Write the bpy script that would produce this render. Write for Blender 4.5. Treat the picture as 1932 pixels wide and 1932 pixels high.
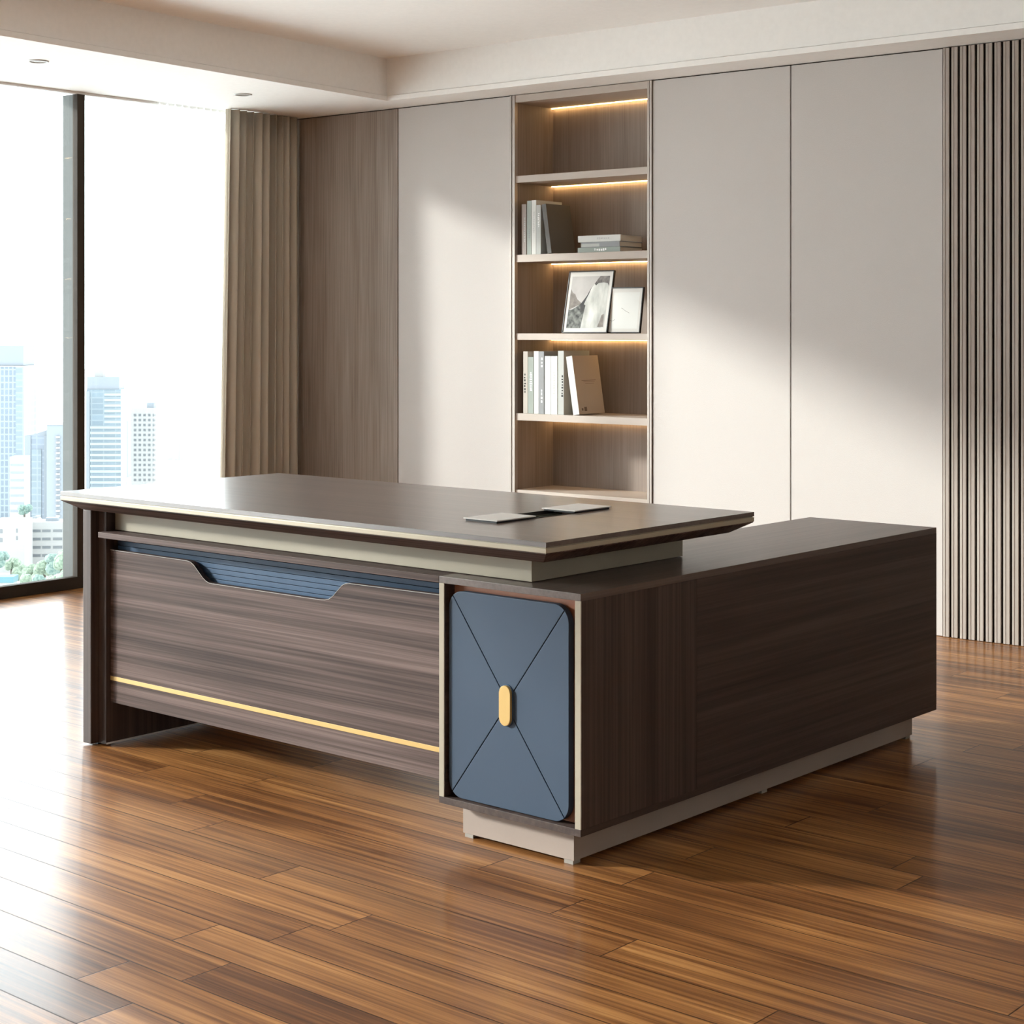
import bpy, bmesh, math, random
from mathutils import Vector, Matrix
random.seed(7)
for o in list(bpy.data.objects): bpy.data.objects.remove(o, do_unlink=True)
sc = bpy.context.scene
C = sc.collection

# ------------------------------------------------------------------ camera
RY = math.radians(38.984); F = 3238.4; CY = 621.26; EYE = 1.3
cam_d = bpy.data.cameras.new('camera'); cam = bpy.data.objects.new('camera', cam_d); C.objects.link(cam)
cam_d.sensor_width = 36; cam_d.lens = 36*F/1932
cam_d.shift_y = -(966-CY)/1932
cam_d.clip_start = .05; cam_d.clip_end = 5000
cam.location = (0, 0, EYE); cam.rotation_euler = (math.pi/2, 0, RY)
sc.camera = cam

# ------------------------------------------------------------------ sky, sun, exposure
w = bpy.data.worlds.new('sky'); sc.world = w; w.use_nodes = True
bg = w.node_tree.nodes['Background']
bg.inputs['Color'].default_value = (.90, .96, 1, 1); bg.inputs['Strength'].default_value = 8.0
AZ = math.radians(32); EL = math.radians(18.5)
sun_d = bpy.data.lights.new('sun', 'SUN'); sun_d.energy = 5.6; sun_d.angle = math.radians(5.0); sun_d.color = (1, .975, .93)
sun = bpy.data.objects.new('sun', sun_d); C.objects.link(sun)
sdir = Vector((math.cos(AZ)*math.cos(EL), math.sin(AZ)*math.cos(EL), -math.sin(EL)))
sun.rotation_euler = sdir.to_track_quat('-Z', 'Y').to_euler(); sun.location = (-12, -4, 6)
vs = sc.view_settings
sc.display_settings.display_device = 'sRGB'
vs.view_transform = 'Standard'; vs.look = 'None'; vs.gamma = 1; vs.use_curve_mapping = False
vs.exposure = 0.12

# ------------------------------------------------------------------ helpers
def srgb(r, g, b):
    return tuple(((c/255/12.92) if c/255 <= .04045 else ((c/255+.055)/1.055)**2.4) for c in (r, g, b))+(1,)

def mat(name, col, rough=.5, metal=0, coat=0, coat_r=.1, spec=.5, bump=None):
    m = bpy.data.materials.new(name); m.use_nodes = True
    nt = m.node_tree; b = nt.nodes['Principled BSDF']
    b.inputs['Base Color'].default_value = srgb(*col); b.inputs['Roughness'].default_value = rough
    b.inputs['Metallic'].default_value = metal; b.inputs['Specular IOR Level'].default_value = spec
    b.inputs['Coat Weight'].default_value = coat; b.inputs['Coat Roughness'].default_value = coat_r
    # faint procedural variation so nothing is dead flat
    tc = nt.nodes.new('ShaderNodeTexCoord'); n = nt.nodes.new('ShaderNodeTexNoise')
    n.inputs['Scale'].default_value = bump[0] if bump else 6
    nt.links.new(tc.outputs['Object'], n.inputs['Vector'])
    hs = nt.nodes.new('ShaderNodeMix'); hs.data_type = 'RGBA'; hs.blend_type = 'MULTIPLY'
    cr = nt.nodes.new('ShaderNodeValToRGB'); cr.color_ramp.elements[0].color = (.93, .93, .93, 1); cr.color_ramp.elements[1].color = (1.0, 1.0, 1.0, 1)
    nt.links.new(n.outputs['Fac'], cr.inputs['Fac']); hs.inputs[0].default_value = 1
    hs.inputs[6].default_value = srgb(*col); nt.links.new(cr.outputs['Color'], hs.inputs[7])
    nt.links.new(hs.outputs[2], b.inputs['Base Color'])
    if bump:
        bp = nt.nodes.new('ShaderNodeBump'); bp.inputs['Strength'].default_value = bump[1]; bp.inputs['Distance'].default_value = .002
        nt.links.new(n.outputs['Fac'], bp.inputs['Height']); nt.links.new(bp.outputs['Normal'], b.inputs['Normal'])
    return m

def wood(name, stops, axis='x', fine=90, length=1.2, rough=.4, coat=0, spec=.5, coat_r=.15, seed=0, big=9, contrast=(.3, .7)):
    m = bpy.data.materials.new(name); m.use_nodes = True
    nt = m.node_tree; b = nt.nodes['Principled BSDF']; L = nt.links.new
    tc = nt.nodes.new('ShaderNodeTexCoord')
    def layer(s_across, s_along, detail, dist=0):
        mp = nt.nodes.new('ShaderNodeMapping'); s = [s_across]*3; s['xyz'.index(axis)] = s_along
        mp.inputs['Scale'].default_value = s; mp.inputs['Location'].default_value = (seed*3.1, seed*1.7, seed*.9)
        n = nt.nodes.new('ShaderNodeTexNoise'); n.inputs['Scale'].default_value = 1; n.inputs['Detail'].default_value = detail
        n.inputs['Roughness'].default_value = .6; n.inputs['Distortion'].default_value = dist
        L(tc.outputs['Object'], mp.inputs['Vector']); L(mp.outputs['Vector'], n.inputs['Vector']); return n
    a = layer(fine, length, 5); c = layer(big, length*.5, 2, .4)
    mx = nt.nodes.new('ShaderNodeMix'); mx.inputs[0].default_value = .42
    L(a.outputs['Fac'], mx.inputs[2]); L(c.outputs['Fac'], mx.inputs[3])
    cr = nt.nodes.new('ShaderNodeValToRGB'); e = cr.color_ramp.elements
    lo, hi = contrast
    e[0].position = lo; e[0].color = srgb(*stops[0]); e[1].position = hi; e[1].color = srgb(*stops[-1])
    for i, s in enumerate(stops[1:-1]):
        x = e.new(lo+(hi-lo)*(i+1)/(len(stops)-1)); x.color = srgb(*s)
    L(mx.outputs[0], cr.inputs['Fac']); L(cr.outputs['Color'], b.inputs['Base Color'])
    b.inputs['Roughness'].default_value = rough; b.inputs['Coat Weight'].default_value = coat; b.inputs['Coat Roughness'].default_value = coat_r
    b.inputs['Specular IOR Level'].default_value = spec
    bp = nt.nodes.new('ShaderNodeBump'); bp.inputs['Strength'].default_value = .12; bp.inputs['Distance'].default_value = .001
    L(a.outputs['Fac'], bp.inputs['Height']); L(bp.outputs['Normal'], b.inputs['Normal'])
    return m

def emit(name, col, s):
    m = bpy.data.materials.new(name); m.use_nodes = True; nt = m.node_tree
    b = nt.nodes['Principled BSDF']; b.inputs['Base Color'].default_value = srgb(*col)
    b.inputs['Emission Color'].default_value = srgb(*col); b.inputs['Emission Strength'].default_value = s
    return m

def box(bm, x0, x1, y0, y1, z0, z1, bev=0, mi=0):
    r = bmesh.ops.create_cube(bm, size=1)
    for v in r['verts']:
        v.co = Vector((x0+(v.co.x+.5)*(x1-x0), y0+(v.co.y+.5)*(y1-y0), z0+(v.co.z+.5)*(z1-z0)))
    fs = set(f for v in r['verts'] for f in v.link_faces)
    for f in fs: f.material_index = mi
    if bev:
        es = set(e for v in r['verts'] for e in v.link_edges)
        bmesh.ops.bevel(bm, geom=list(es), offset=bev, segments=2, affect='EDGES', profile=.6)
    return bm

def prism(bm, pts, axis, lo, hi, mi=0):
    """extrude a 2-D outline; axis 'y': pts are (x,z); 'z': (x,y); 'x': (y,z)"""
    def P(p, t): return {'y': (p[0], t, p[1]), 'z': (p[0], p[1], t), 'x': (t, p[0], p[1])}[axis]
    a = [bm.verts.new(P(p, lo)) for p in pts]; b = [bm.verts.new(P(p, hi)) for p in pts]
    fs = [bm.faces.new(a), bm.faces.new(b[::-1])]
    n = len(pts)
    for i in range(n): fs.append(bm.faces.new((a[i], b[i], b[(i+1) % n], a[(i+1) % n])))
    for f in fs: f.material_index = mi
    return bm

def obj(name, bm, mats, parent=None, smooth=False, label=None):
    bmesh.ops.recalc_face_normals(bm, faces=bm.faces)
    me = bpy.data.meshes.new(name); bm.to_mesh(me); bm.free()
    if not isinstance(mats, (list, tuple)): mats = [mats]
    for m in mats: me.materials.append(m)
    if smooth:
        for p in me.polygons: p.use_smooth = True
    o = bpy.data.objects.new(name, me); C.objects.link(o); o.parent = parent
    if label: o['label'] = label
    return o

def thing(name, label, cat, loc=(0, 0, 0), rz=0, group=None):
    o = bpy.data.objects.new(name, None); C.objects.link(o); o.empty_display_size = .05
    o.location = loc; o.rotation_euler = (0, 0, rz); o['label'] = label; o['category'] = cat
    if group: o['group'] = group
    return o

def tag(o, label, cat, group=None):
    o['label'] = label; o['category'] = cat
    if group: o['group'] = group
    return o

def struct(name, bm, m, parent=None):
    o = obj(name, bm, m, parent)
    if parent is None: o['kind'] = 'structure'
    return o
B = bmesh.new

# ------------------------------------------------------------------ key dimensions (metres)
WD = 6.792    # back wall face
WX = -7.104   # inner face of the window line
HC = 2.492    # soffit underside
HR = 2.714    # raised ceiling
XR = 1.2; YF = -3.6   # right wall, wall behind the viewer
DROT = math.radians(-1.821); DO = Vector((-2.438, 3.272, 0))

# ------------------------------------------------------------------ materials
M_ceil = mat('matt white ceiling paint', (249, 247, 244), .9, bump=(40, .05))
M_wall = mat('warm white wall paint', (222, 214, 205), .9)
M_panel = mat('light greige textile panel', (200, 194, 190), .75, bump=(420, .35))
M_gap = mat('dark shadow gap', (60, 52, 47), .9)
M_wpanel = wood('grey brown textured veneer', [(118, 103, 92), (148, 133, 122), (168, 154, 143)], 'z', 140, 2, .6, big=14)
M_slat = wood('taupe slat veneer', [(150, 138, 129), (168, 157, 148), (180, 170, 162)], 'z', 120, 2, .6, big=20)
M_slatback = mat('dark felt behind the slats', (22, 15, 10), .95, spec=.1)
M_frame = mat('dark bronze aluminium', (58, 51, 45), .65, 0, spec=.1)
M_alu = mat('light grey aluminium', (190, 191, 190), .5, 0)
M_fin = mat('mid grey anodised fin', (72, 73, 72), .7, spec=.1)
M_headw = mat('white head rail', (240, 240, 238), .8)
M_curt = mat('olive taupe curtain cloth', (192, 182, 166), .9, bump=(600, .3))
M_case = wood('brown bookcase veneer', [(122, 106, 96), (144, 128, 117), (160, 144, 133)], 'z', 130, 2, .55, big=12)
M_shelf = mat('greige shelf lacquer', (186, 173, 162), .5)
M_trimm = mat('pale champagne metal frame', (178, 168, 160), .4, .3)
M_desk = wood('dark walnut zebra veneer', [(46, 36, 34), (72, 59, 55), (92, 77, 73), (114, 97, 92)], 'x', 115, .9, .55, coat=0, spec=.15, coat_r=.25, big=22, contrast=(.36, .64))
M_top = wood('dark walnut desktop veneer', [(72, 59, 54), (90, 76, 70), (106, 91, 84)], 'x', 110, 1.0, .4, coat=.65, coat_r=.17, seed=2, big=12)
M_topy = wood('dark walnut cabinet top veneer', [(72, 59, 54), (90, 76, 70), (106, 91, 84)], 'y', 110, 1.0, .45, coat=.4, coat_r=.22, spec=.3, seed=4, big=12)
M_deskv = wood('dark walnut vertical veneer', [(48, 39, 36), (69, 57, 53), (90, 77, 71)], 'z', 110, 1.2, .5, coat=.0, spec=.25, coat_r=.25, seed=3, big=20)
M_desky = wood('dark walnut side veneer', [(50, 41, 38), (70, 58, 54), (88, 76, 70)], 'y', 85, 1.1, .5, coat=.0, spec=.25, coat_r=.25, seed=5, big=16)
M_beige = mat('champagne beige lacquer', (166, 157, 141), .5, 0, spec=.2, bump=None)
M_champ = mat('champagne metal band', (172, 161, 140), .4, .1)
M_plinth = mat('greige plinth lacquer', (160, 146, 137), .6, spec=.2)
M_blue = mat('matt slate blue lacquer', (64, 78, 96), .5, spec=.2)
M_bluedk = mat('slate blue slatted metal', (62, 84, 110), .5, 0, spec=.2)
M_gold = mat('brushed gold', (196, 162, 98), .45, .15)
M_copper = mat('copper brown lining', (186, 126, 98), .45, .15)
M_silver = mat('satin silver', (214, 210, 206), .5, 0)
M_black = mat('black plastic', (26, 26, 26), .5)
M_glassdk = mat('dark grey green tray glass', (62, 72, 66), .15, .2)
M_foot = mat('pale plastic glide', (150, 144, 136), .5)
M_led = emit('warm white light strip', (255, 212, 145), 17)

def glass_mat():
    m = bpy.data.materials.new('clear window glass'); m.use_nodes = True; nt = m.node_tree
    nt.nodes.clear(); o = nt.nodes.new('ShaderNodeOutputMaterial'); t = nt.nodes.new('ShaderNodeBsdfTransparent'); g = nt.nodes.new('ShaderNodeBsdfGlossy')
    t.inputs['Color'].default_value = (.95, .975, .97, 1); g.inputs['Roughness'].default_value = .02
    lw = nt.nodes.new('ShaderNodeFresnel'); lw.inputs['IOR'].default_value = 1.3; mx = nt.nodes.new('ShaderNodeMixShader')
    nt.links.new(lw.outputs[0], mx.inputs[0]); nt.links.new(t.outputs[0], mx.inputs[1]); nt.links.new(g.outputs[0], mx.inputs[2]); nt.links.new(mx.outputs[0], o.inputs[0])
    return m
M_glass = glass_mat()

def sheer_mat():
    m = bpy.data.materials.new('sheer white voile'); m.use_nodes = True; nt = m.node_tree
    nt.nodes.clear(); o = nt.nodes.new('ShaderNodeOutputMaterial'); t = nt.nodes.new('ShaderNodeBsdfTransparent')
    d = nt.nodes.new('ShaderNodeBsdfDiffuse'); tl = nt.nodes.new('ShaderNodeBsdfTranslucent')
    for n in (d, tl): n.inputs['Color'].default_value = (.93, .93, .92, 1)
    a = nt.nodes.new('ShaderNodeMixShader'); a.inputs[0].default_value = .6; b = nt.nodes.new('ShaderNodeMixShader')
    lw = nt.nodes.new('ShaderNodeLayerWeight'); lw.inputs['Blend'].default_value = .5
    mr = nt.nodes.new('ShaderNodeMapRange'); mr.inputs[1].default_value = .1; mr.inputs[2].default_value = .5; mr.inputs[3].default_value = .12; mr.inputs[4].default_value = .88
    nt.links.new(lw.outputs['Facing'], mr.inputs[0])
    nt.links.new(d.outputs[0], a.inputs[1]); nt.links.new(tl.outputs[0], a.inputs[2])
    nt.links.new(mr.outputs[0], b.inputs[0]); nt.links.new(t.outputs[0], b.inputs[1]); nt.links.new(a.outputs[0], b.inputs[2]); nt.links.new(b.outputs[0], o.inputs[0])
    return m
M_sheer = sheer_mat()

def floor_mat():
    m = bpy.data.materials.new('oiled plank floor'); m.use_nodes = True; nt = m.node_tree; L = nt.links.new
    b = nt.nodes['Principled BSDF']
    tc = nt.nodes.new('ShaderNodeTexCoord'); mp = nt.nodes.new('ShaderNodeMapping'); mp.vector_type = 'POINT'
    mp.inputs['Rotation'].default_value = (0, 0, -DROT); mp.inputs['Location'].default_value = (0, .0585, 0)
    L(tc.outputs['Object'], mp.inputs['Vector'])
    sp = nt.nodes.new('ShaderNodeSeparateXYZ'); L(mp.outputs['Vector'], sp.inputs[0])
    def math_(op, a, b_=None, c=None):
        n = nt.nodes.new('ShaderNodeMath'); n.operation = op
        for i, v in enumerate((a, b_, c)):
            if v is None: continue
            if isinstance(v, (int, float)): n.inputs[i].default_value = v
            else: L(v, n.inputs[i])
        return n.outputs[0]
    PW, PL = .1305, 1.35
    yr = math_('DIVIDE', sp.outputs['Y'], PW); row = math_('FLOOR', yr); yf = math_('SUBTRACT', yr, row)
    wn = nt.nodes.new('ShaderNodeTexWhiteNoise'); wn.noise_dimensions = '1D'; L(row, wn.inputs['W'])
    xs = math_('ADD', math_('DIVIDE', sp.outputs['X'], PL), math_('MULTIPLY', wn.outputs['Value'], 7.3)); col = math_('FLOOR', xs); xf = math_('SUBTRACT', xs, col)
    cb = nt.nodes.new('ShaderNodeCombineXYZ'); L(row, cb.inputs[0]); L(col, cb.inputs[1])
    w2 = nt.nodes.new('ShaderNodeTexWhiteNoise'); w2.noise_dimensions = '2D'; L(cb.outputs[0], w2.inputs['Vector']); rnd = w2.outputs['Value']
    # seams
    sy = math_('MINIMUM', yf, math_('SUBTRACT', 1, yf)); sy = math_('MULTIPLY', sy, PW)
    sx = math_('MULTIPLY', math_('MINIMUM', xf, math_('SUBTRACT', 1, xf)), PL)
    sd = math_('MINIMUM', sy, sx)
    mr = nt.nodes.new('ShaderNodeMapRange'); mr.inputs[1].default_value = .0009; mr.inputs[2].default_value = .0022; L(sd, mr.inputs[0]); seam = mr.outputs[0]
    # grain
    def grain(sx_, sy_, det, rs):
        c2 = nt.nodes.new('ShaderNodeCombineXYZ')
        L(math_('MULTIPLY', sp.outputs['X'], sx_), c2.inputs[0]); L(math_('MULTIPLY', sp.outputs['Y'], sy_), c2.inputs[1]); L(math_('MULTIPLY', rnd, rs), c2.inputs[2])
        n = nt.nodes.new('ShaderNodeTexNoise'); n.inputs['Scale'].default_value = 1; n.inputs['Detail'].default_value = det; n.inputs['Roughness'].default_value = .62
        n.inputs['Distortion'].default_value = .3
        L(c2.outputs[0], n.inputs['Vector']); return n.outputs['Fac']
    g1 = grain(1.3, 95, 6, 37); g2 = grain(.9, 22, 3, 61); g3 = grain(1.6, 5, 2, 0)
    v = math_('ADD', math_('MULTIPLY', g1, .42), math_('MULTIPLY', g2, .38))
    v = math_('ADD', v, math_('MULTIPLY', math_('SUBTRACT', rnd, .5), .08))
    v = math_('ADD', v, math_('MULTIPLY', g3, .2))
    cr = nt.nodes.new('ShaderNodeValToRGB'); e = cr.color_ramp.elements
    e[0].position = .33; e[0].color = srgb(72, 42, 22); e[1].position = .68; e[1].color = srgb(204, 150, 92)
    x = e.new(.45); x.color = srgb(114, 72, 39); x = e.new(.55); x.color = srgb(158, 107, 60)
    L(v, cr.inputs['Fac'])
    mx = nt.nodes.new('ShaderNodeMix'); mx.data_type = 'RGBA'; mx.inputs[6].default_value = srgb(58, 34, 20); L(seam, mx.inputs[0]); L(cr.outputs['Color'], mx.inputs[7])
    L(mx.outputs[2], b.inputs['Base Color'])
    b.inputs['Roughness'].default_value = .42
    L(math_('MULTIPLY', seam, .42), b.inputs['Coat Weight']); b.inputs['Coat Roughness'].default_value = .17; b.inputs['Specular IOR Level'].default_value = .2; b.inputs['Coat IOR'].default_value = 1.5
    h = math_('ADD', math_('MULTIPLY', g1, .12), seam)
    bp = nt.nodes.new('ShaderNodeBump'); bp.inputs['Strength'].default_value = .35; bp.inputs['Distance'].default_value = .001; L(h, bp.inputs['Height'])
    L(bp.outputs['Normal'], b.inputs['Normal'])
    return m
M_floor = floor_mat()

# ------------------------------------------------------------------ the room
struct('floor', box(B(), WX-.16, XR+.1, YF-.1, WD+.5, -.12, 0), M_floor)
struct('ceiling', box(B(), WX-.25, XR+.1, YF-.1, WD+.5, HR, HR+.15), M_ceil)
struct('wall_right', box(B(), XR, XR+.12, YF, WD, 0, HR), M_wall)
struct('wall_front', box(B(), WX-.25, XR+.12, YF-.12, YF, 0, HR), M_wall)
# bulkhead round the raised ceiling: main body, and a thin projecting band at its foot
def fasc_x(y, d=0): return -6.145+(6.556-y)*.0608+d
def soffit(bm, d, z0, z1):
    fy = 6.556-d
    pts = [(WX-.25, YF), (fasc_x(YF, d), YF), (fasc_x(fy, d), fy), (XR, fy), (XR, WD+.3), (WX-.25, WD+.3)]
    return prism(bm, pts, 'z', z0, z1)
struct('ceiling_soffit', soffit(B(), -.006, HC+.028, HR), M_ceil)
struct('trim_1', soffit(B(), .0, HC, HC+.026), M_ceil)
bm = B(); prism(bm, [(WX-.25, YF), (fasc_x(YF, -.014), YF), (fasc_x(6.57, -.014), 6.57), (XR, 6.57), (XR, WD+.3), (WX-.25, WD+.3)], 'z', HC+.026, HC+.028)
struct('trim_2', bm, M_gap)

# back wall with the bookcase niche
NX0, NX1 = -5.508, -4.634; ND = .33
bm = B()
G = .012  # cladding thickness
box(bm, WX-.16, NX0, WD+G, WD+.5, 0, HC)
box(bm, NX1, XR+.12, WD+G, WD+.5, 0, HC)
box(bm, NX0, NX1, WD+ND+.02, WD+.5, 0, HC)
struct('wall_back', bm, M_gap)
SE = .0035
def clad(n, x0, x1, m): struct('trim_%d' % n, box(B(), x0+SE, x1-SE, WD, WD+G, .002, HC-.006, .0012), m)
clad(3, WX, -6.286, M_wpanel)
clad(4, -6.286, NX0, M_panel)
clad(5, NX1, -3.884, M_panel)
clad(6, -3.884, -3.150, M_panel)

# slatted wall panel
t = thing('slatted_wall_panel', 'taupe vertical slat wall panel with dark gaps at the right end of the back wall', 'wall panel', (-3.15, WD, 0))
obj('backing_board', box(B(), .002, XR+3.15-.002, .001, G, .002, HC-.004), M_slatback, t)
bm = B(); x = .003
while x < XR+3.15-.03:
    box(bm, x, x+.0100, -.0095, .001, .002, HC-.004, .0008)
    box(bm, x+.0100, x+.0262, -.0080, .001, .002, HC-.004, .0008)
    x += .038
obj('slats', bm, M_slat, t)

# ------------------------------------------------------------------ the window wall
bm = B(); box(bm, WX-.16, WX, 6.50, WD, 0, HC); struct('wall_left', bm, M_wall)
MUL = [5.315, 3.2, -.55, -2.6]
wf = obj('window_1', box(B(), WX-.045, WX+.001, YF, 6.50, 0, .06, .003), M_frame); wf['kind'] = 'structure'
obj('head_rail', box(B(), WX-.05, WX-.005, YF, 6.50, HC-.012, HC, .001), M_headw, wf)
for y in MUL:
    obj('mullion', box(B(), WX-.038, WX+.001, y, y+.046, .06, HC-.012, .001), M_frame, wf)
    obj('mullion_fin', box(B(), WX-.118, WX-.0385, y+.0005, y+.044, .0, HC-.012), M_fin, wf)
ys = [YF]+sorted(y for y in MUL)+[6.50]
for i in range(len(ys)-1):
    a = ys[i]+(.042 if i else 0); b = ys[i+1]+(.004 if i < len(ys)-2 else -.001)
    obj('window_pane', box(B(), WX-.032, WX-.022, a, b, .058, HC-.012), M_glass, wf)

def pleats(y0t, y1t, y0b, y1b, x, amp, n, z0, z1, seed, thick=.0, skew=0):
    rnd = random.Random(seed); bm = B(); N = n*14; Z = 12
    ph = [rnd.uniform(-.35, .35) for _ in range(n+2)]; am = [rnd.uniform(.65, 1.2) for _ in range(n+2)]
    rows = []
    for k in range(Z+1):
        tz = k/Z; z = z1+(z0-z1)*tz; row = []
        for i in range(N+1):
            s = i/N; q = s*n; j = int(q); fr = q-j
            a = am[j]*(1-fr)+am[j+1]*fr; p = ph[j]*(1-fr)+ph[j+1]*fr
            wv = math.sin(2*math.pi*q+p*(.6+tz)+.5*math.sin(q*1.7+skew*tz))
            
            if seed == 11: wv = math.copysign(abs(wv)**.55, wv)
            y = (y0t+(y1t-y0t)*s)*(1-tz)+(y0b+(y1b-y0b)*s)*tz+.25*amp*math.sin(4*math.pi*q+p)
            row.append(bm.verts.new((x+amp*a*wv*(.85+.25*tz), y, z)))
        rows.append(row)
    for k in range(Z):
        for i in range(N): bm.faces.new((rows[k][i], rows[k][i+1], rows[k+1][i+1], rows[k+1][i]))
    return bm
o = obj('curtain', pleats(6.225, 6.768, 6.165, 6.768, -7.022, .036, 10, .012, HC-.004, 11, skew=.25), M_curt, smooth=True)
sm = o.modifiers.new('cloth thickness', 'SOLIDIFY'); sm.thickness = .002
tag(o, 'heavy olive taupe pleated curtain drawn to the corner beside the window', 'curtain')
o = obj('sheer_curtain', pleats(5.80, 6.40, 5.78, 6.40, -7.085, .013, 12, .012, HC-.004, 8), M_sheer, smooth=True)
tag(o, 'thin white see-through curtain hanging against the window glass', 'curtain')

# downlights in the soffit
for (x, y, lab) in ((-6.540, 5.910, 'small round recessed ceiling spotlight nearest the curtain'), (-6.433, 4.603, 'small round recessed ceiling spotlight above the left window pane, near the frame edge')):
    t = thing('recessed_spotlight', lab, 'ceiling light', (x, y, HC), group='spotlights in the soffit over the window')
    bm = B()
    N = 32
    prof = [(.046, 0), (.046, -.003), (.040, -.005), (.036, -.003), (.036, 0)]
    rings = [[bm.verts.new((r*math.cos(2*math.pi*i/N), r*math.sin(2*math.pi*i/N), z)) for i in range(N)] for r, z in prof]
    for a, b in zip(rings, rings[1:]):
        for i in range(N): bm.faces.new((a[i], a[(i+1) % N], b[(i+1) % N], b[i]))
    obj('trim_ring', bm, M_alu, t, smooth=True)
    bm = B(); bmesh.ops.create_circle(bm, cap_ends=True, segments=32, radius=.037); bmesh.ops.translate(bm, verts=bm.verts, vec=(0, 0, -.0012))
    obj('lens', bm, M_foot, t)

# ------------------------------------------------------------------ bookcase
t = thing('bookcase', 'tall built-in bookcase of brown veneer with lit open shelves in the back wall', 'bookcase', (NX0, WD, 0))
W = NX1-NX0
IX0, IX1 = .032, .846
obj('frame', box(box(B(), .001, .012, -.006, .012, .002, HC-.004, .001), .016, .032, -.004, .02, .002, HC-.004, .001), M_trimm, t, label='pale metal edge')
obj('frame', box(box(B(), W-.012, W-.001, -.006, .012, .002, HC-.004, .001), W-.028, W-.016, -.004, .02, .002, HC-.004, .001), M_trimm, t, label='pale metal edge')
obj('side_panel', box(B(), .012, IX0, .02, ND, .002, HC-.004), M_case, t)
obj('side_panel', box(B(), IX1, W-.012, .02, ND, .002, HC-.004), M_case, t)
obj('back_panel', box(B(), .012, W-.012, ND-.015, ND, .002, HC-.004), M_case, t)
obj('top_panel', box(B(), IX0, IX1, 0, ND-.015, 2.452, HC-.004), M_shelf, t)
SH = [(2.079, 2.044), (1.678, 1.641), (1.279, 1.246), (.873, .838), (.485, .448)]
for a, b in SH: obj('shelf', box(B(), IX0, IX1, .004, ND-.015, b, a, .0012), M_shelf, t)
obj('shelf', box(B(), IX0, IX1, .004, ND-.015, .0, .08, .0012), M_shelf, t)
for zz in (2.452, 2.044, 1.641, 1.246, .838, .448):
    obj('light_strip', box(B(), IX0+.002, IX1-.002, ND-.031, ND-.023, zz-.0032, zz-.0002), M_led, t, label='glowing warm white light strip')

def book(x, z, wid, dep, hgt, mc, mp, lab, y=6.81, tilt=0, flat=False, rz=0, marks=None, mm=None, cover_marks=None):
    """upright: spine faces the room; flat: lying with its spine to the room"""
    t = thing('book', lab, 'book', (x, y, z), rz, 'books in the lit bookcase')
    ct = .0025
    c = B()
    box(c, 0, wid, 0, ct, 0, hgt, .0006); box(c, 0, ct, ct, dep, 0, hgt); box(c, wid-ct, wid, ct, dep, 0, hgt)
    p = box(B(), ct, wid-ct, ct, dep-.004, .003, hgt-.003)
    oc = obj('cover', c, mc, t); op = obj('page_block', p, mp, t)
    parts = [oc, op]
    if marks:
        rr = random.Random(int(wid*1e5))
        for q_, (u0, u1, v0, v1, n) in enumerate(marks):   # fractions of spine width / height; n little strokes
            b = B()
            for i in range(n):
                f0 = v0+(v1-v0)*i/n; f1 = f0+(v1-v0)/n*rr.uniform(.45, .75)
                uu0 = u0+(u1-u0)*rr.uniform(0, .3); uu1 = u1-(u1-u0)*rr.uniform(0, .3)
                box(b, wid*uu0, wid*uu1, -.0004, .0001, hgt*f0, hgt*f1)
            parts.append(obj(('spine_title', 'spine_author')[q_], b, mm, t))
    if cover_marks:
        for nm, cm in (('cover_title', cover_marks[:3]), ('cover_emblem', cover_marks[3:])):
            b = B()
            for (u0, u1, v0, v1) in cm: box(b, wid-.0001, wid+.0004, dep*u0, dep*u1, hgt*v0, hgt*v1)
            parts.append(obj(nm, b, M_txtbrown, t))
    if tilt: t.rotation_euler = (0, -tilt, rz)
    if flat:
        for q in parts:
            q.data.transform(Matrix(((0, 0, 1, 0), (0, 1, 0, 0), (1, 0, 0, 0), (0, 0, 0, 1))))  # x<->z
            q.data.flip_normals()
    return t
def bm_(n, c, r=.6): return mat(n, c, r)
M_pages = bm_('book pages', (226, 216, 200)); M_pagesb = bm_('warm book pages', (206, 186, 160))
M_bwhite = bm_('white book cover', (212, 212, 208)); M_bgrey = bm_('light grey book cover', (178, 180, 176)); M_bsage = bm_('sage grey book cover', (150, 158, 150))
M_bmauve = bm_('greyish mauve book cover', (158, 146, 140)); M_bdark = bm_('charcoal book cover', (92, 88, 84)); M_btan = bm_('pale tan book cover', (196, 178, 158))
M_bmid = bm_('mid grey book cover', (140, 142, 144)); M_bbeige = bm_('beige grey book cover', (186, 178, 168))
M_txtblack = bm_('black print', (40, 38, 36)); M_txtwhite = bm_('white print', (245, 245, 245)); M_txtbrown = bm_('brown print', (120, 100, 84)); M_txtgrey = bm_('grey print', (190, 190, 188))
Z2 = 1.6785
book(-5.448, Z2, .029, .13, .256, M_bmauve, M_pages, 'slim greyish mauve book, leftmost on the second shelf from the top', marks=[(.5, .8, .25, .75, 14)], mm=M_txtgrey)
book(-5.4135, Z2, .027, .15, .272, M_bsage, M_pages, 'tall sage grey book between mauve and white books on the second shelf', marks=[(.3, .7, .3, .5, 5)], mm=M_bmid)
book(-5.3845, Z2, .029, .215, .274, M_bwhite, M_pagesb, 'tall white book standing upright on the second shelf from the top', marks=[(.3, .7, .4, .8, 12)], mm=M_txtgrey)
book(-5.354, Z2, .029, .10, .248, M_bgrey, M_pages, 'light grey book with a white title between white and leaning books', marks=[(.3, .75, .55, .85, 8)], mm=M_txtwhite)
book(-5.2818, Z2, .026, .20, .252, M_bdark, M_pages, 'charcoal book leaning left against the upright books on the second shelf', tilt=math.radians(8.5))
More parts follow.
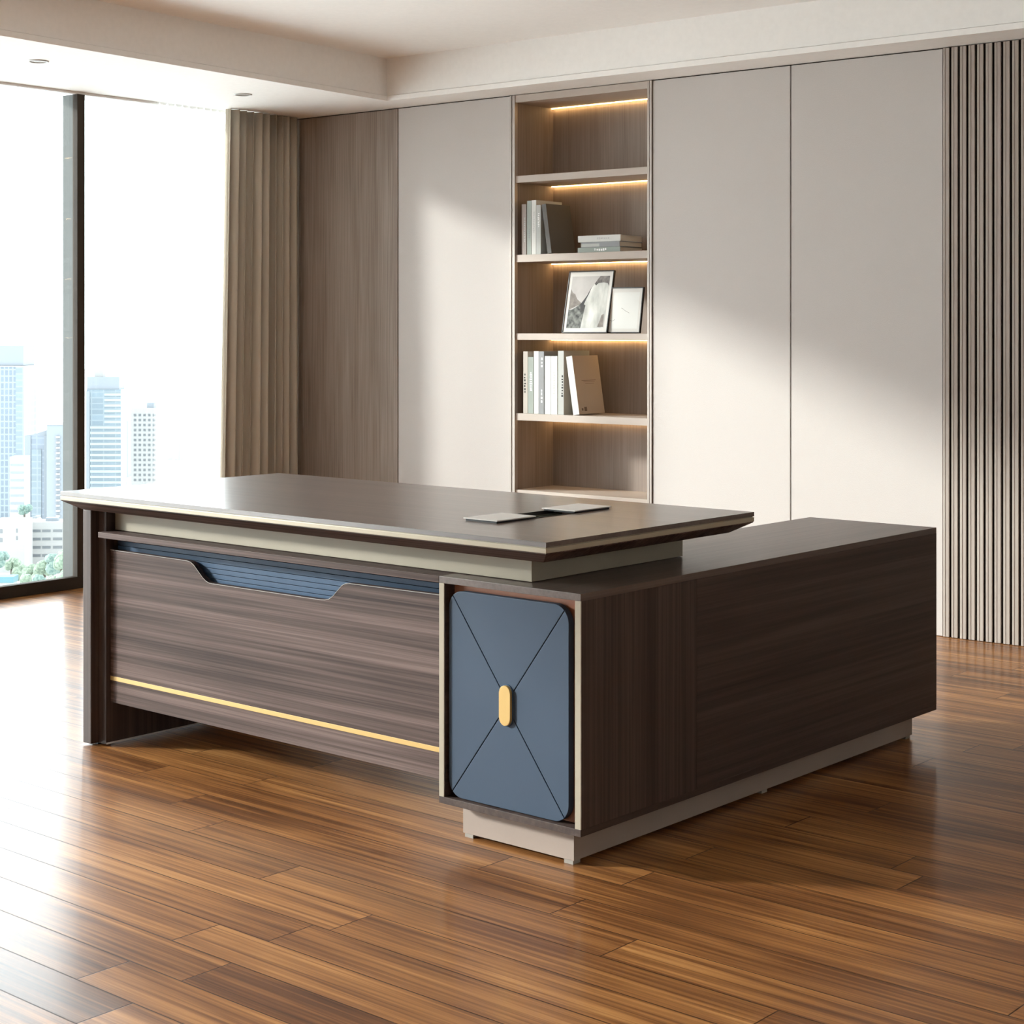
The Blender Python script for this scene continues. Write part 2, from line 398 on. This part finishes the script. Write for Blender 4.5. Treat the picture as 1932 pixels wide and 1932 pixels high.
book(-5.093, Z2, .024, .195, .257, M_bsage, M_pages, 'sage grey book with white title at the bottom of the flat stack', flat=True, marks=[(.25, .8, .4, .7, 6)], mm=M_txtwhite)
book(-5.073, Z2+.0245, .026, .19, .237, M_bmid, M_pages, 'mid grey book in the middle of the flat stack', flat=True, rz=math.radians(-1), marks=[(.1, .9, .0, .8, 1)], mm=M_bgrey)
book(-5.091, Z2+.051, .032, .195, .254, M_bwhite, M_pages, 'thick white book lying on top of the flat stack', flat=True, rz=math.radians(1), marks=[(.3, .7, .45, .75, 7)], mm=M_txtgrey)
Z4 = .8735
book(-5.438, Z4, .029, .14, .314, M_bbeige, M_pages, 'beige grey book with a dark dotted title, leftmost on the fourth shelf', marks=[(.15, .6, .33, .66, 7)], mm=M_txtblack)
book(-5.407, Z4, .034, .13, .286, M_bsage, M_pages, 'shorter sage book second from left on the fourth shelf', marks=[(.3, .8, .4, .75, 9)], mm=M_txtwhite)
book(-5.3695, Z4, .031, .15, .316, M_bwhite, M_pages, 'plain tall white book third from left on the fourth shelf')
book(-5.337, Z4, .032, .15, .315, M_bmid, M_pages, 'tall mid grey book with white lettering on the fourth shelf', marks=[(.35, .7, .18, .42, 4), (.35, .8, .75, .92, 3)], mm=M_txtwhite)
book(-5.2995, Z4, .038, .12, .292, M_bwhite, M_pages, 'plain white book right of the mid grey one on the fourth shelf')
book(-5.2595, Z4, .039, .12, .292, M_bwhite, M_pages, 'white book with a faint grey vertical title on the fourth shelf', marks=[(.3, .65, .35, .75, 9)], mm=M_txtgrey)
book(-5.216, Z4, .036, .215, .319, M_bgrey, M_pagesb, 'tall pale grey book with bold black title behind the leaning book', marks=[(.55, .95, .28, .63, 8)], mm=M_txtblack)
book(-5.1195, Z4, .037, .215, .293, M_btan, M_pages, 'white and tan book leaning left at the end of the fourth shelf row', tilt=math.radians(9.0), cover_marks=[(.25, .8, .57, .577), (.32, .75, .545, .55), (.38, .72, .515, .52), (.12, .18, .06, .10), (.22, .32, .05, .12)])
# white spine of the leaning tan book
t = bpy.data.objects['book.015'] if 'book.015' in bpy.data.objects else None
if t:
    obj('spine', box(B(), -.0003, .0373, -.0006, .0, 0, .293), M_bwhite, t, label='white spine')

# ------------------------------------------------------------------ framed pictures
M_pframe = mat('thin black picture frame', (28, 24, 22), .4); M_matb = mat('white picture mount', (206, 203, 198), .8)
def art(name, stops, scale, seed=0, stretch=(1, 1, 1)):
    m = bpy.data.materials.new(name); m.use_nodes = True; nt = m.node_tree; b = nt.nodes['Principled BSDF']; b.inputs['Roughness'].default_value = .7
    tc = nt.nodes.new('ShaderNodeTexCoord'); mp = nt.nodes.new('ShaderNodeMapping'); mp.inputs['Scale'].default_value = stretch; mp.inputs['Location'].default_value = (seed, seed, seed)
    n = nt.nodes.new('ShaderNodeTexNoise'); n.inputs['Scale'].default_value = scale; n.inputs['Detail'].default_value = 5
    cr = nt.nodes.new('ShaderNodeValToRGB'); e = cr.color_ramp.elements; e[0].position = .35; e[1].position = .65; e[0].color = srgb(*stops[0]); e[1].color = srgb(*stops[1])
    nt.links.new(tc.outputs['Object'], mp.inputs['Vector']); nt.links.new(mp.outputs['Vector'], n.inputs['Vector']); nt.links.new(n.outputs['Fac'], cr.inputs['Fac']); nt.links.new(cr.outputs['Color'], b.inputs['Base Color'])
    return m
A_sky = art('print misty sky', ((160, 155, 152), (178, 174, 171)), 8)
A_pale = art('print pale slope', ((150, 150, 145), (200, 200, 195)), 18, 2, (1, 1, .4))
A_dark = art('print dark rock', ((18, 20, 18), (120, 122, 116)), 40, 5)
A_black = art('print black ridge', ((10, 10, 10), (45, 42, 40)), 30, 1)
A_cap = art('print smoky cap', ((50, 46, 45), (128, 120, 116)), 30, 3)
A_far = art('print faint hill', ((92, 84, 78), (132, 124, 117)), 30, 4)
def picture(x, y, wid, hgt, lean, lab, kind):
    t = thing('framed_picture', lab, 'picture frame', (x, y, 1.2825)); t.rotation_euler = (-lean, 0, 0)
    fw = .005; d = .014
    bm = B(); box(bm, 0, wid, 0, d, 0, fw, .0008); box(bm, 0, wid, 0, d, hgt-fw, hgt, .0008); box(bm, 0, fw, 0, d, fw, hgt-fw, .0008); box(bm, wid-fw, wid, 0, d, fw, hgt-fw, .0008)
    obj('frame', bm, M_pframe, t)
    obj('mount', box(B(), fw, wid-fw, .003, .009, fw, hgt-fw), M_matb, t)
    mg = .0225 if kind == 0 else .02
    st = obj('easel_back', box(B(), wid*.42, wid*.58, -.002, .002, -hgt*.62, 0), M_pframe, t); st.location = (0, d+.003, hgt*.66); st.rotation_euler = (lean+math.radians(11), 0, 0)
    x0, x1, z0, z1 = mg, wid-mg, mg*1.1, hgt-mg*1.25
    def P(u, v): return (x0+(x1-x0)*u, z0+(z1-z0)*v)
    bm = B()
    def poly(pts, lv, mi):
        vs_ = [bm.verts.new((P(*p)[0], .003-lv*.00012, P(*p)[1])) for p in pts]; f = bm.faces.new(vs_); f.material_index = mi
    if kind == 0:
        poly([(0, 0), (1, 0), (1, 1), (0, 1)], 1, 0)
        poly([(0, .76), (.07, .68), (.13, .66), (.2, .56), (.3, .5), (.33, .47), (0, .35)], 2, 5)
        poly([(.34, .47), (.45, .6), (.52, .73), (.62, .85), (.75, 1), (1, 1), (1, 0), (.3, 0)], 2, 1)
        poly([(0, .35), (.1, .36), (.2, .41), (.33, .48), (.45, .44), (.42, .3), (.4, .15), (.38, 0), (0, 0)], 3, 2)
        poly([(.3, .455), (.45, .62), (.52, .74), (.56, .8), (.5, .66), (.44, .55), (.4, .46), (.44, .43), (.41, .32), (.33, .3)], 4, 3)
        poly([(.62, .85), (.68, .93), (.75, 1), (1, 1), (1, .8), (.96, .86), (.85, .875), (.72, .865), (.66, .82)], 4, 4)
        poly([(.82, .02), (.86, .12), (.9, .25), (.96, .27), (.98, .02)], 3, 5)
        obj('print', bm, [A_sky, A_pale, A_dark, A_black, A_cap, A_far], t, label='black and white mountain slope print')
    else:
        bm.free(); bm = B()
        vs_ = [bm.verts.new((a, .0029, b)) for a, b in ((x0, z0), (x1, z0), (x1, z1), (x0, z1))]; bm.faces.new(vs_)
        pts = [(.33, .56), (.42, .53), (.48, .49), (.56, .46), (.66, .42)]
        for p, q in zip(pts, pts[1:]):
            a = P(*p); b = P(*q)
            f = bm.faces.new([bm.verts.new((a[0], .0027, a[1])), bm.verts.new((b[0], .0027, b[1])), bm.verts.new((b[0], .0027, b[1]+.0016)), bm.verts.new((a[0], .0027, a[1]+.0016))]); f.material_index = 1
        pts = [(-.08, .23), (.0, .2), (.06, .21), (.12, .25)]
        for p, q in zip(pts, pts[1:]):
            a = P(*p); b = P(*q)
            f = bm.faces.new([bm.verts.new((a[0], .0027, a[1])), bm.verts.new((b[0], .0027, b[1])), bm.verts.new((b[0], .0027, b[1]+.002)), bm.verts.new((a[0], .0027, a[1]+.002))]); f.material_index = 1
        obj('print', bm, [M_bwhite, A_far], t, label='nearly blank white print with a faint line')
picture(-5.206, 6.826, .277, .3165, math.radians(12), 'black framed mountain picture, the larger of the two on the third shelf', 0)
picture(-4.935, 6.838, .193, .226, math.radians(9), 'small black framed white picture right of the mountain picture', 1)

# ------------------------------------------------------------------ desk (local axes: x along the front, y away from the viewer)
T = thing('executive_desk', 'large dark walnut executive desk with thick overhanging top and a gold line along its front', 'desk', DO, DROT)
ZT = .793; AL, AR, BF, BB = -2.038, -.064, -.052, .853
# desktop slab with the cable opening
hx0, hx1, hy0, hy1 = -.522, -.418, .30, .53
bm = B(); zb = .781
for (a, b, c, d) in ((AL, hx0, BF, BB), (hx1, AR, BF, BB), (hx0, hx1, BF, hy0), (hx0, hx1, hy1, BB)):
    for z in (ZT, zb):
        bm.faces.new([bm.verts.new((a, c, z)), bm.verts.new((b, c, z)), bm.verts.new((b, d, z)), bm.verts.new((a, d, z))])
for (p, q) in (((AL, BF), (AR, BF)), ((AR, BF), (AR, BB)), ((AR, BB), (AL, BB)), ((AL, BB), (AL, BF)), ((hx0, hy0), (hx1, hy0)), ((hx1, hy0), (hx1, hy1)), ((hx1, hy1), (hx0, hy1)), ((hx0, hy1), (hx0, hy0))):
    bm.faces.new([bm.verts.new((*p, zb)), bm.verts.new((*q, zb)), bm.verts.new((*q, ZT)), bm.verts.new((*p, ZT))])
obj('desktop', bm, M_top, T)
obj('edge_band', box(box(B(), AL+.003, AR-.003, BF+.003, BB-.003, .7785, .781), AL, AR, BF, BB, .7665, .7785, .001), M_champ, T, label='champagne metal band around the top')
bm = B()
def ring(a, z): return [bm.verts.new(p) for p in ((AL+a, BF+a, z), (AR-a, BF+a, z), (AR-a, BB-a, z), (AL+a, BB-a, z))]
r = [ring(.002, .7665), ring(.002, .7640), ring(.050, .7360)]
for a, b in zip(r, r[1:]):
    for i in range(4): bm.faces.new((a[i], a[(i+1) % 4], b[(i+1) % 4], b[i]))
bm.faces.new(r[-1]); bm.faces.new(r[0][::-1])
obj('underside', bm, M_desk, T)
# cable box
cb = obj('cable_tray', box(box(box(B(), hx0, hx1, hy0, hy1, .7615, .7640+.004), hx0, hx1, (hy0+hy1)/2-.002, (hy0+hy1)/2+.002, .768, .786), hx0+.03, hx0+.034, hy0, hy1, .768, .788), M_glassdk, T)
obj('tray_rim', box(box(B(), hx1-.004, hx1, hy0, hy1, .768, .7945), hx0, hx0+.004, hy0, hy1, .768, .7945), M_black, cb)
for (b0, b1) in ((.172, .330), (.497, .662)):
    f = obj('cable_flap', box(B(), -.5355, -.4155, b0, b1, .7975, .8005, .0008), M_silver, T, label='silver flip lid')
    obj('hinge_block', box(B(), -.530, -.421, b0+.004, b1-.004, .793, .7975), M_black, f)
obj('apron', box(B(), -1.913, -.206, .064, .712, .6725, .736, .0012), M_beige, T, label='champagne beige lacquered apron')
obj('ledge', box(B(), -1.913, -.4625, 0, .30, .6535, .671, .001), M_desk, T)
lg = obj('leg_panel', box(box(B(), -1.992, -1.950, 0, .80, .006, .736, .003), -1.951, -1.913, .03, .80, .006, .736), M_deskv, T)
obj('metal_strip', box(B(), -1.914, -1.911, .031, .80, .006, .011), M_silver, lg)
obj('glide', box(B(), -1.985, -1.955, .03, .08, 0, .006), M_black, lg); obj('glide', box(B(), -1.985, -1.955, .72, .77, 0, .006), M_black, lg)
# front panel with the scooped notch
pz = .612
out = [(-1.913, .136), (-.4625, .136), (-.4625, pz+.002)]
nr = [(-.838, .6105), (-.856, .608), (-.869, .6020), (-.905, .5690), (-.920, .5600), (-.936, .5560), (-.955, .5545)]
nl = [(-1.418, .5535), (-1.434, .5545), (-1.447, .5585), (-1.461, .5660), (-1.503, .6000), (-1.518, .608), (-1.536, .6110)]
out += nr+nl+[(-1.913, pz)]
bm = prism(B(), out, 'y', .047, .065)
obj('front_panel', bm, M_desk, T)
bm = B(); k = out[2:]
for p, q in zip(k, k[1:]):
    bm.faces.new([bm.verts.new((p[0], .0462, p[1])), bm.verts.new((q[0], .0462, q[1])), bm.verts.new((q[0], .0462, q[1]-.0016)), bm.verts.new((p[0], .0462, p[1]-.0016))])
bmesh.ops.solidify(bm, geom=bm.faces[:], thickness=.0008)
obj('notch_edge_trim', bm, M_silver, T)
bm = B(); box(bm, -1.913, -.4625, .082, .088, .48, .6530)
z = .6530
while z > .495:
    box(bm, -1.913, -.4625, .0735, .082, z-.0140, z-.0005, .0006); z -= .0152
obj('slatted_inset', bm, M_bluedk, T, label='slate blue metal inset with horizontal ribs')
obj('gold_inlay', box(B(), -1.913, -.4625, .0455, .0475, .2050, .2180, .0006), M_gold, T, label='brushed gold line')
obj('rear_support', box(B(), -.44, -.42, .35, .70, .6715, .6725), M_black, T)

# ------------------------------------------------------------------ side cabinet
K = thing('side_cabinet', 'long low dark walnut cabinet with blue door carrying the right end of the desk', 'cabinet', DO, DROT)
CL = -.4615; CD = 1.812
obj('cabinet_top', box(B(), CL, 0, 0, CD, .6535, .671, .001), M_topy, K)
obj('base_board', box(B(), CL, 0, 0, CD, .0925, .1098, .001), M_desky, K)
obj('side_panel', box(B(), -.0178, 0, .0035, .4815, .1098, .6535), M_deskv, K, label='front side panel with upright grain')
obj('side_panel', box(B(), -.0178, 0, .4825, CD, .1098, .6535), M_desky, K, label='rear side panel with lengthwise grain')
obj('side_panel', box(B(), CL, CL+.0170, .0035, CD, .1098, .6535), M_desky, K)
obj('back_panel', box(B(), CL+.017, -.0178, CD-.016, CD, .1098, .6535), M_desk, K)
obj('edge_strip', box(B(), CL, CL+.0170, 0, .0035, .1098, .6535, .0008), M_beige, K, label='champagne upright edge strip')
obj('edge_strip', box(B(), -.0178, 0, 0, .0035, .1098, .6535, .0008), M_beige, K, label='champagne upright edge strip')
obj('inner_lining', box(B(), CL+.0172, -.0180, .040, .048, .1100, .6533), M_copper, K, label='copper brown panel behind the door')
# door: four facets divided by grooves, on a dark carrier plate
dx0, dx1, dz0, dz1, R = -.4385, -.0465, .1125, .6365, .045
def rrect(x0, x1, z0, z1, R, n=10):
    pts = []
    for (cx, cz, a0) in ((x1-R, z1-R, 0), (x0+R, z1-R, 90), (x0+R, z0+R, 180), (x1-R, z0+R, 270)):
        for i in range(n+1):
            a = math.radians(a0+90*i/n); pts.append((cx+R*math.cos(a), cz+R*math.sin(a)))
    return pts
def clip(pts, p, q, off):   # keep the left side of p->q, moved in by off
    d = Vector((q[0]-p[0], q[1]-p[1])).normalized(); n = Vector((-d.y, d.x)); out_ = []
    s = lambda t_: (Vector(t_)-Vector(p)).dot(n)-off
    for i in range(len(pts)):
        a, b = pts[i], pts[(i+1) % len(pts)]; sa, sb = s(a), s(b)
        if sa >= 0: out_.append(a)
        if (sa >= 0) != (sb >= 0):
            t_ = sa/(sa-sb); out_.append((a[0]+(b[0]-a[0])*t_, a[1]+(b[1]-a[1])*t_))
    return out_
cx, cz = -.2425, .3720
TLc, TLe = (-.4205, .6180), (-.2645, .4100); TRc, TRe = (-.0640, .6180), (-.2190, .4100)
BLc, BLe = (-.4235, .1300), (-.2655, .3400); BRc, BRe = (-.0640, .1300), (-.2205, .3370)
base = rrect(dx0, dx1, dz0, dz1, R); g = .0013
sect = [clip(clip(base, TRe, TRc, g), TLc, TLe, g), clip(clip(base, TLe, TLc, g), BLc, BLe, g),
        clip(clip(base, BLe, BLc, g), BRc, BRe, g), clip(clip(base, BRe, BRc, g), TRc, TRe, g)]
# the pairs of groove lines cross behind the pull, so trim each facet to convex pieces there
bm = B()
for s_ in sect:
    if len(s_) > 2:
        b2 = B(); prism(b2, s_, 'y', .012, .018)
        bmesh.ops.remove_doubles(b2, verts=b2.verts, dist=1e-5)
        fr = [e for e in b2.edges if all(abs(v.co.y-.012) < 1e-5 for v in e.verts)]
        bmesh.ops.bevel(b2, geom=fr, offset=.0011, segments=2, affect='EDGES', profile=.6)
        tmp = bpy.data.meshes.new('tmp'); b2.to_mesh(tmp); b2.free(); bm.from_mesh(tmp); bpy.data.meshes.remove(tmp)
prism(bm, rrect(dx0+.0005, dx1-.0005, dz0+.0005, dz1-.0005, R), 'y', .0175, .032)
D_ = obj('door', bm, M_blue, K, label='slate blue rounded door with crossing grooves')
bm = prism(B(), rrect(-.2605, -.2245, .3205, .4200, .0178, 8), 'y', .002, .014)
fr = [e for e in bm.edges if all(abs(v.co.y-.002) < 1e-5 for v in e.verts)]
bmesh.ops.bevel(bm, geom=fr, offset=.002, segments=3, affect='EDGES', profile=.6)
obj('handle', bm, M_gold, D_, label='gold pill-shaped pull')
obj('handle_rim', prism(B(), rrect(-.2630, -.2220, .3180, .4225, .0203, 8), 'y', .0095, .014), M_bluedk, D_)
obj('plinth', box(B(), -.430, -.0655, .056, 1.775, .010, .0925, .001), M_plinth, K, label='greige recessed plinth')
for (a, b) in ((-.425, .058), (-.098, .058), (-.425, 1.74), (-.098, 1.74), (-.425, .9), (-.098, .9)):
    obj('foot', box(B(), a, a+.028, b, b+.028, 0, .010), M_foot, K)

# ------------------------------------------------------------------ the city beyond the window
def ray(u, v):
    d = ((u-966)/F, 1.0, -(v-CY)/F); c, s = math.cos(RY), math.sin(RY)
    return Vector((d[0]*c-d[1]*s, d[0]*s+d[1]*c, d[2]))
GZ = -98
def at(u, D): r_ = ray(u, 0)*D; return Vector((r_.x, r_.y, GZ))
def zpx(v, D): return EYE-(v-CY)/F*D
M_ground = mat('pale city ground', (238, 238, 236), .9)
struct('ground', box(B(), -3500, -60, -1500, 3500, GZ-2, GZ), M_ground)
def grid_mat(name, c1, c2, fx, fz, rough=.35):
    m = bpy.data.materials.new(name); m.use_nodes = True; nt = m.node_tree; b = nt.nodes['Principled BSDF']; L = nt.links.new
    tc = nt.nodes.new('ShaderNodeTexCoord'); br = nt.nodes.new('ShaderNodeTexBrick'); br.offset = 0
    sp = nt.nodes.new('ShaderNodeSeparateXYZ'); cbx = nt.nodes.new('ShaderNodeCombineXYZ'); ad = nt.nodes.new('ShaderNodeMath'); ad.operation = 'ADD'
    L(tc.outputs['Object'], sp.inputs[0]); L(sp.outputs[0], ad.inputs[0]); L(sp.outputs[1], ad.inputs[1]); L(ad.outputs[0], cbx.inputs[0]); L(sp.outputs[2], cbx.inputs[1]); L(cbx.outputs[0], br.inputs['Vector'])
    br.inputs['Scale'].default_value = 1; br.inputs['Brick Width'].default_value = fx; br.inputs['Row Height'].default_value = fz
    br.inputs['Mortar Size'].default_value = .35; br.inputs['Mortar Smooth'].default_value = .2
    br.inputs['Color1'].default_value = srgb(*c1); br.inputs['Color2'].default_value = srgb(*[min(255, c*1.08) for c in c1]); br.inputs['Mortar'].default_value = srgb(*c2)
    L(br.outputs['Color'], b.inputs['Base Color']); b.inputs['Roughness'].default_value = rough
    return m
M_gA = grid_mat('green blue curtain wall', (66, 76, 86), (92, 100, 106), 2.2, 3.4)
M_gB = grid_mat('slate blue curtain wall', (76, 84, 94), (90, 98, 108), 5, 3.2)
M_gC = grid_mat('aqua glass tower', (76, 86, 93), (92, 100, 105), 7, 3.3)
M_conc = mat('white concrete', (114, 114, 113), .8); M_pale = mat('pale blue grey concrete', (96, 101, 107), .8)
M_win = mat('grey window glass', (74, 77, 80), .3); M_band = mat('pale aqua floor band', (108, 115, 117), .6)
def tower(name, u0, u1, v, D, depth, m, lab, yaw=0, cat='building'):
    um = (u0+u1)/2; wid = (u1-u0)/F*D; z = zpx(v, D)-GZ
    t = thing(name, lab, cat, at(um, D), RY+yaw)
    obj('body', box(B(), -wid/2, wid/2, 0, depth, 0, z), m, t)
    return t, wid, z
# glass tower at the left frame edge
t, wd, z = tower('office_tower', -60, 45, 690, 900, 24, M_gA, 'tall blue green glass tower at the left edge of the view')
obj('upper_block', box(B(), -wd/2, wd/2-.6, 1, 22, z+.05, z+10.5), M_pale, t)
obj('cornice', box(B(), -wd/2, wd/2+.2, -.3, 23, z-.6, z), M_conc, t)
obj('stair_core', box(B(), wd/2-4.2, wd/2, -.25, 0, 0, z-.6), M_gC, t)
# white mid-rise in front of it
t, wd, z = tower('apartment_block', 18, 46, 862, 760, 9, M_conc, 'pale narrow block of flats in front of the left glass tower')
for i in range(9): obj('floor_band', box(B(), -wd/2+.4, wd/2-.3, -.12, 0, z-4-i*3.4, z-3.1-i*3.4), M_pale, t)
# slate tower beside it with a slanted roof
t, wd, z = tower('slanted_tower', 47, 92, 822, 860, 14, M_gB, 'slate blue tower with a slanted roof left of the mullion')
obj('slanted_roof', prism(B(), [(-wd/2, z), (wd/2, z), (wd/2, z+3.2), (-wd/2+4, z+.6)], 'y', 0, 12), M_pale, t)
obj('pilaster', box(B(), wd/2-2.2, wd/2-.6, -.5, 0, 0, z), M_pale, t); obj('pilaster', box(B(), -wd/2, -wd/2+3, -.5, 0, 0, z), M_pale, t)
obj('window_bay', box(B(), -2.6, 2.4, -.3, 0, 0, z-6.8), M_gC, t)
t, wd, z = tower('balcony_tower', 88, 122, 802, 850, 15, M_pale, 'grey blue tower with a column of white balconies beside the mullion')
obj('roof_parapet', box(B(), -wd/2-.2, wd/2+.2, -.3, 14, z, z+.9), M_conc, t)
for i in range(17):
    bm = B(); bmesh.ops.create_cone(bm, cap_ends=True, segments=14, radius1=1.1, radius2=1.1, depth=.9)
    bmesh.ops.translate(bm, verts=bm.verts, vec=(wd/2-3.2, -.3, z-6-i*2.6)); obj('balcony', bm, M_conc, t)
# banded tower right of the mullion
t, wd, z = tower('banded_tower', 163, 228, 735, 1000, 16, M_gC, 'aqua glass tower with horizontal floor bands right of the mullion')
obj('crown', box(B(), -wd/2, wd/2-1.2, 1, 15, z, z+7.4), M_pale, t)
obj('roof_plant', box(B(), -wd/2+4, -wd/2+9, 3, 9, z+7.4, z+11.5), M_conc, t)
for i in range(18): obj('floor_band', box(B(), -wd/2+(2.2 if i > 5 else 10.5), wd/2+.1, -.35, 0, z-3.6-i*3.2, z-2.2-i*3.2), M_band, t)
obj('corner_bay', box(B(), -wd/2-.1, -wd/2+2, -.5, 0, 0, z-1), M_pale, t)
t, wd, z = tower('pale_block', 227, 241, 795, 1150, 10, M_pale, 'pale block squeezed between the banded tower and the white tower')
obj('roof_parapet', box(B(), -wd/2-.2, wd/2+.2, -.3, 9, z, z+.8), M_conc, t)
t, wd, z = tower('white_tower', 247, 297, 770, 1050, 12, M_conc, 'white tower dotted with small square windows beside the sheer curtain')
obj('roof_plant', box(B(), wd/2-7, wd/2-1.5, 2, 8, z, z+3.2), M_pale, t)
for i in range(14):
    for j in range(5): obj('window', box(B(), -wd/2+1.8+j*2.9, -wd/2+3.3+j*2.9, -.12, 0, z-5-i*3.05, z-3.5-i*3.05), M_win, t)
t, wd, z = tower('distant_block', 300, 345, 790, 1300, 14, M_pale, 'distant pale block faintly seen through the sheer curtain')
obj('roof_parapet', box(B(), -wd/2-.2, wd/2+.2, -.3, 13, z, z+.8), M_conc, t)
# low white buildings near the foot
t, wd, z = tower('low_office', 46, 130, 985, 720, 12, M_conc, 'low white office building with dark window strips at the window foot', yaw=math.radians(4))
for i in range(4):
    for (a, b) in ((.5, 2.6), (3.4, 6.9), (7.5, 11.0), (12.0, 15.8)): obj('window', box(B(), -wd/2+a, -wd/2+b, -.12, 0, z-4.2-i*3.45, z-3.1-i*3.45), M_win, t)
obj('roof_plant', box(B(), -1, 4, 3, 7, z, z+1.4), M_pale, t)
t, wd, z = tower('white_house_block', -12, 46, 982, 700, 12, M_conc, 'plain white low block at the left edge below the towers')
for (a, b, c) in ((2.2, 3.6, 5.2), (2.2, 3.6, 8.8), (9.2, 9.8, 5.0), (9.2, 9.8, 8.0)): obj('window', box(B(), -wd/2+a, -wd/2+b, -.12, 0, z-c, z-c+1.7), M_win, t)
t = thing('domed_hall', 'small white building with a pointed rounded roof behind the low office', 'building', at(66, 745), RY)
bm = B(); pr = [(-2.6, 0), (2.6, 0), (2.6, 14), (1.6, 16.2), (.6, 17.4), (-.4, 17.6), (-1.6, 16.4), (-2.6, 14)]
prism(bm, pr, 'y', 0, 6); obj('body', bm, M_conc, t); obj('ridge_cap', box(B(), -.8, .8, -.1, 6.1, 17.5, 18.0), M_pale, t)
t = thing('low_hall', 'low building with a teal metal roof among the trees', 'building', at(4, 640), RY)
obj('body', box(B(), -6, 4, 0, 6, 0, 4.8), M_conc, t)
obj('teal_roof', box(B(), -6.3, 4.3, -.4, 6.4, 4.8, 7.0, .1), mat('teal roof sheeting', (52, 88, 96), .6), t)
# trees
M_leaf = art('pale green foliage', ((58, 74, 60), (92, 104, 88)), 1.2, 1); M_leaf2 = art('blue green foliage', ((50, 72, 68), (84, 100, 92)), 1.4, 2)
M_bark = mat('grey bark', (60, 55, 48), .9)
tr = [(6, 1038, 690, 5.2, 'round blue green tree left of the low office'), (22, 1052, 680, 4.2, 'smaller tree in front of the white block'), (36, 1062, 670, 4.6, 'bushy tree at the corner of the low office'),
      (52, 1072, 665, 4.4, 'pale green tree under the first window strip'), (68, 1062, 660, 5.2, 'broad pale green tree in front of the low office'), (84, 1052, 655, 5.0, 'taller tree under the office window strips'),
      (100, 1042, 655, 5.6, 'tall leafy tree beside the mullion foot'), (116, 1036, 650, 5.6, 'leafy tree partly behind the mullion'), (47, 1078, 640, 3.6, 'low bushy tree beside the teal roof'),
      (76, 1080, 635, 4.2, 'low pale tree in the front row'), (98, 1078, 630, 4.4, 'front row tree near the window rail'), (118, 1074, 625, 4.6, 'front row tree at the mullion foot'), (46, 948, 735, 3.6, 'tall teal tree rising between the slate tower and white block')]
for i, (u, v, D, rr, lab) in enumerate(tr):
    D = 700-9.5*i if i < 12 else 745; rr *= .8
    if i == 0: u, D = -4, 678
    zt = zpx(v, D)-GZ
    t = thing('tree', lab, 'tree', at(u, D), 0, 'trees below the window')
    bm = B(); R2 = random.Random(i)
    for k in range(7):
        b_ = bmesh.ops.create_icosphere(bm, subdivisions=2, radius=rr*R2.uniform(.45, .62))
        off = Vector((R2.uniform(-.6, .6)*rr, R2.uniform(-.5, .5)*rr, zt-rr*.75+R2.uniform(-.6, .2)*rr))
        for vv in b_['verts']: vv.co = vv.co*R2.uniform(.86, 1.12)+off
    obj('crown', bm, M_leaf if i % 3 else M_leaf2, t)
    bm = B(); bmesh.ops.create_cone(bm, cap_ends=True, segments=8, radius1=.7, radius2=.4, depth=zt-rr); bmesh.ops.translate(bm, verts=bm.verts, vec=(0, 0, (zt-rr)/2)); obj('trunk', bm, M_bark, t)
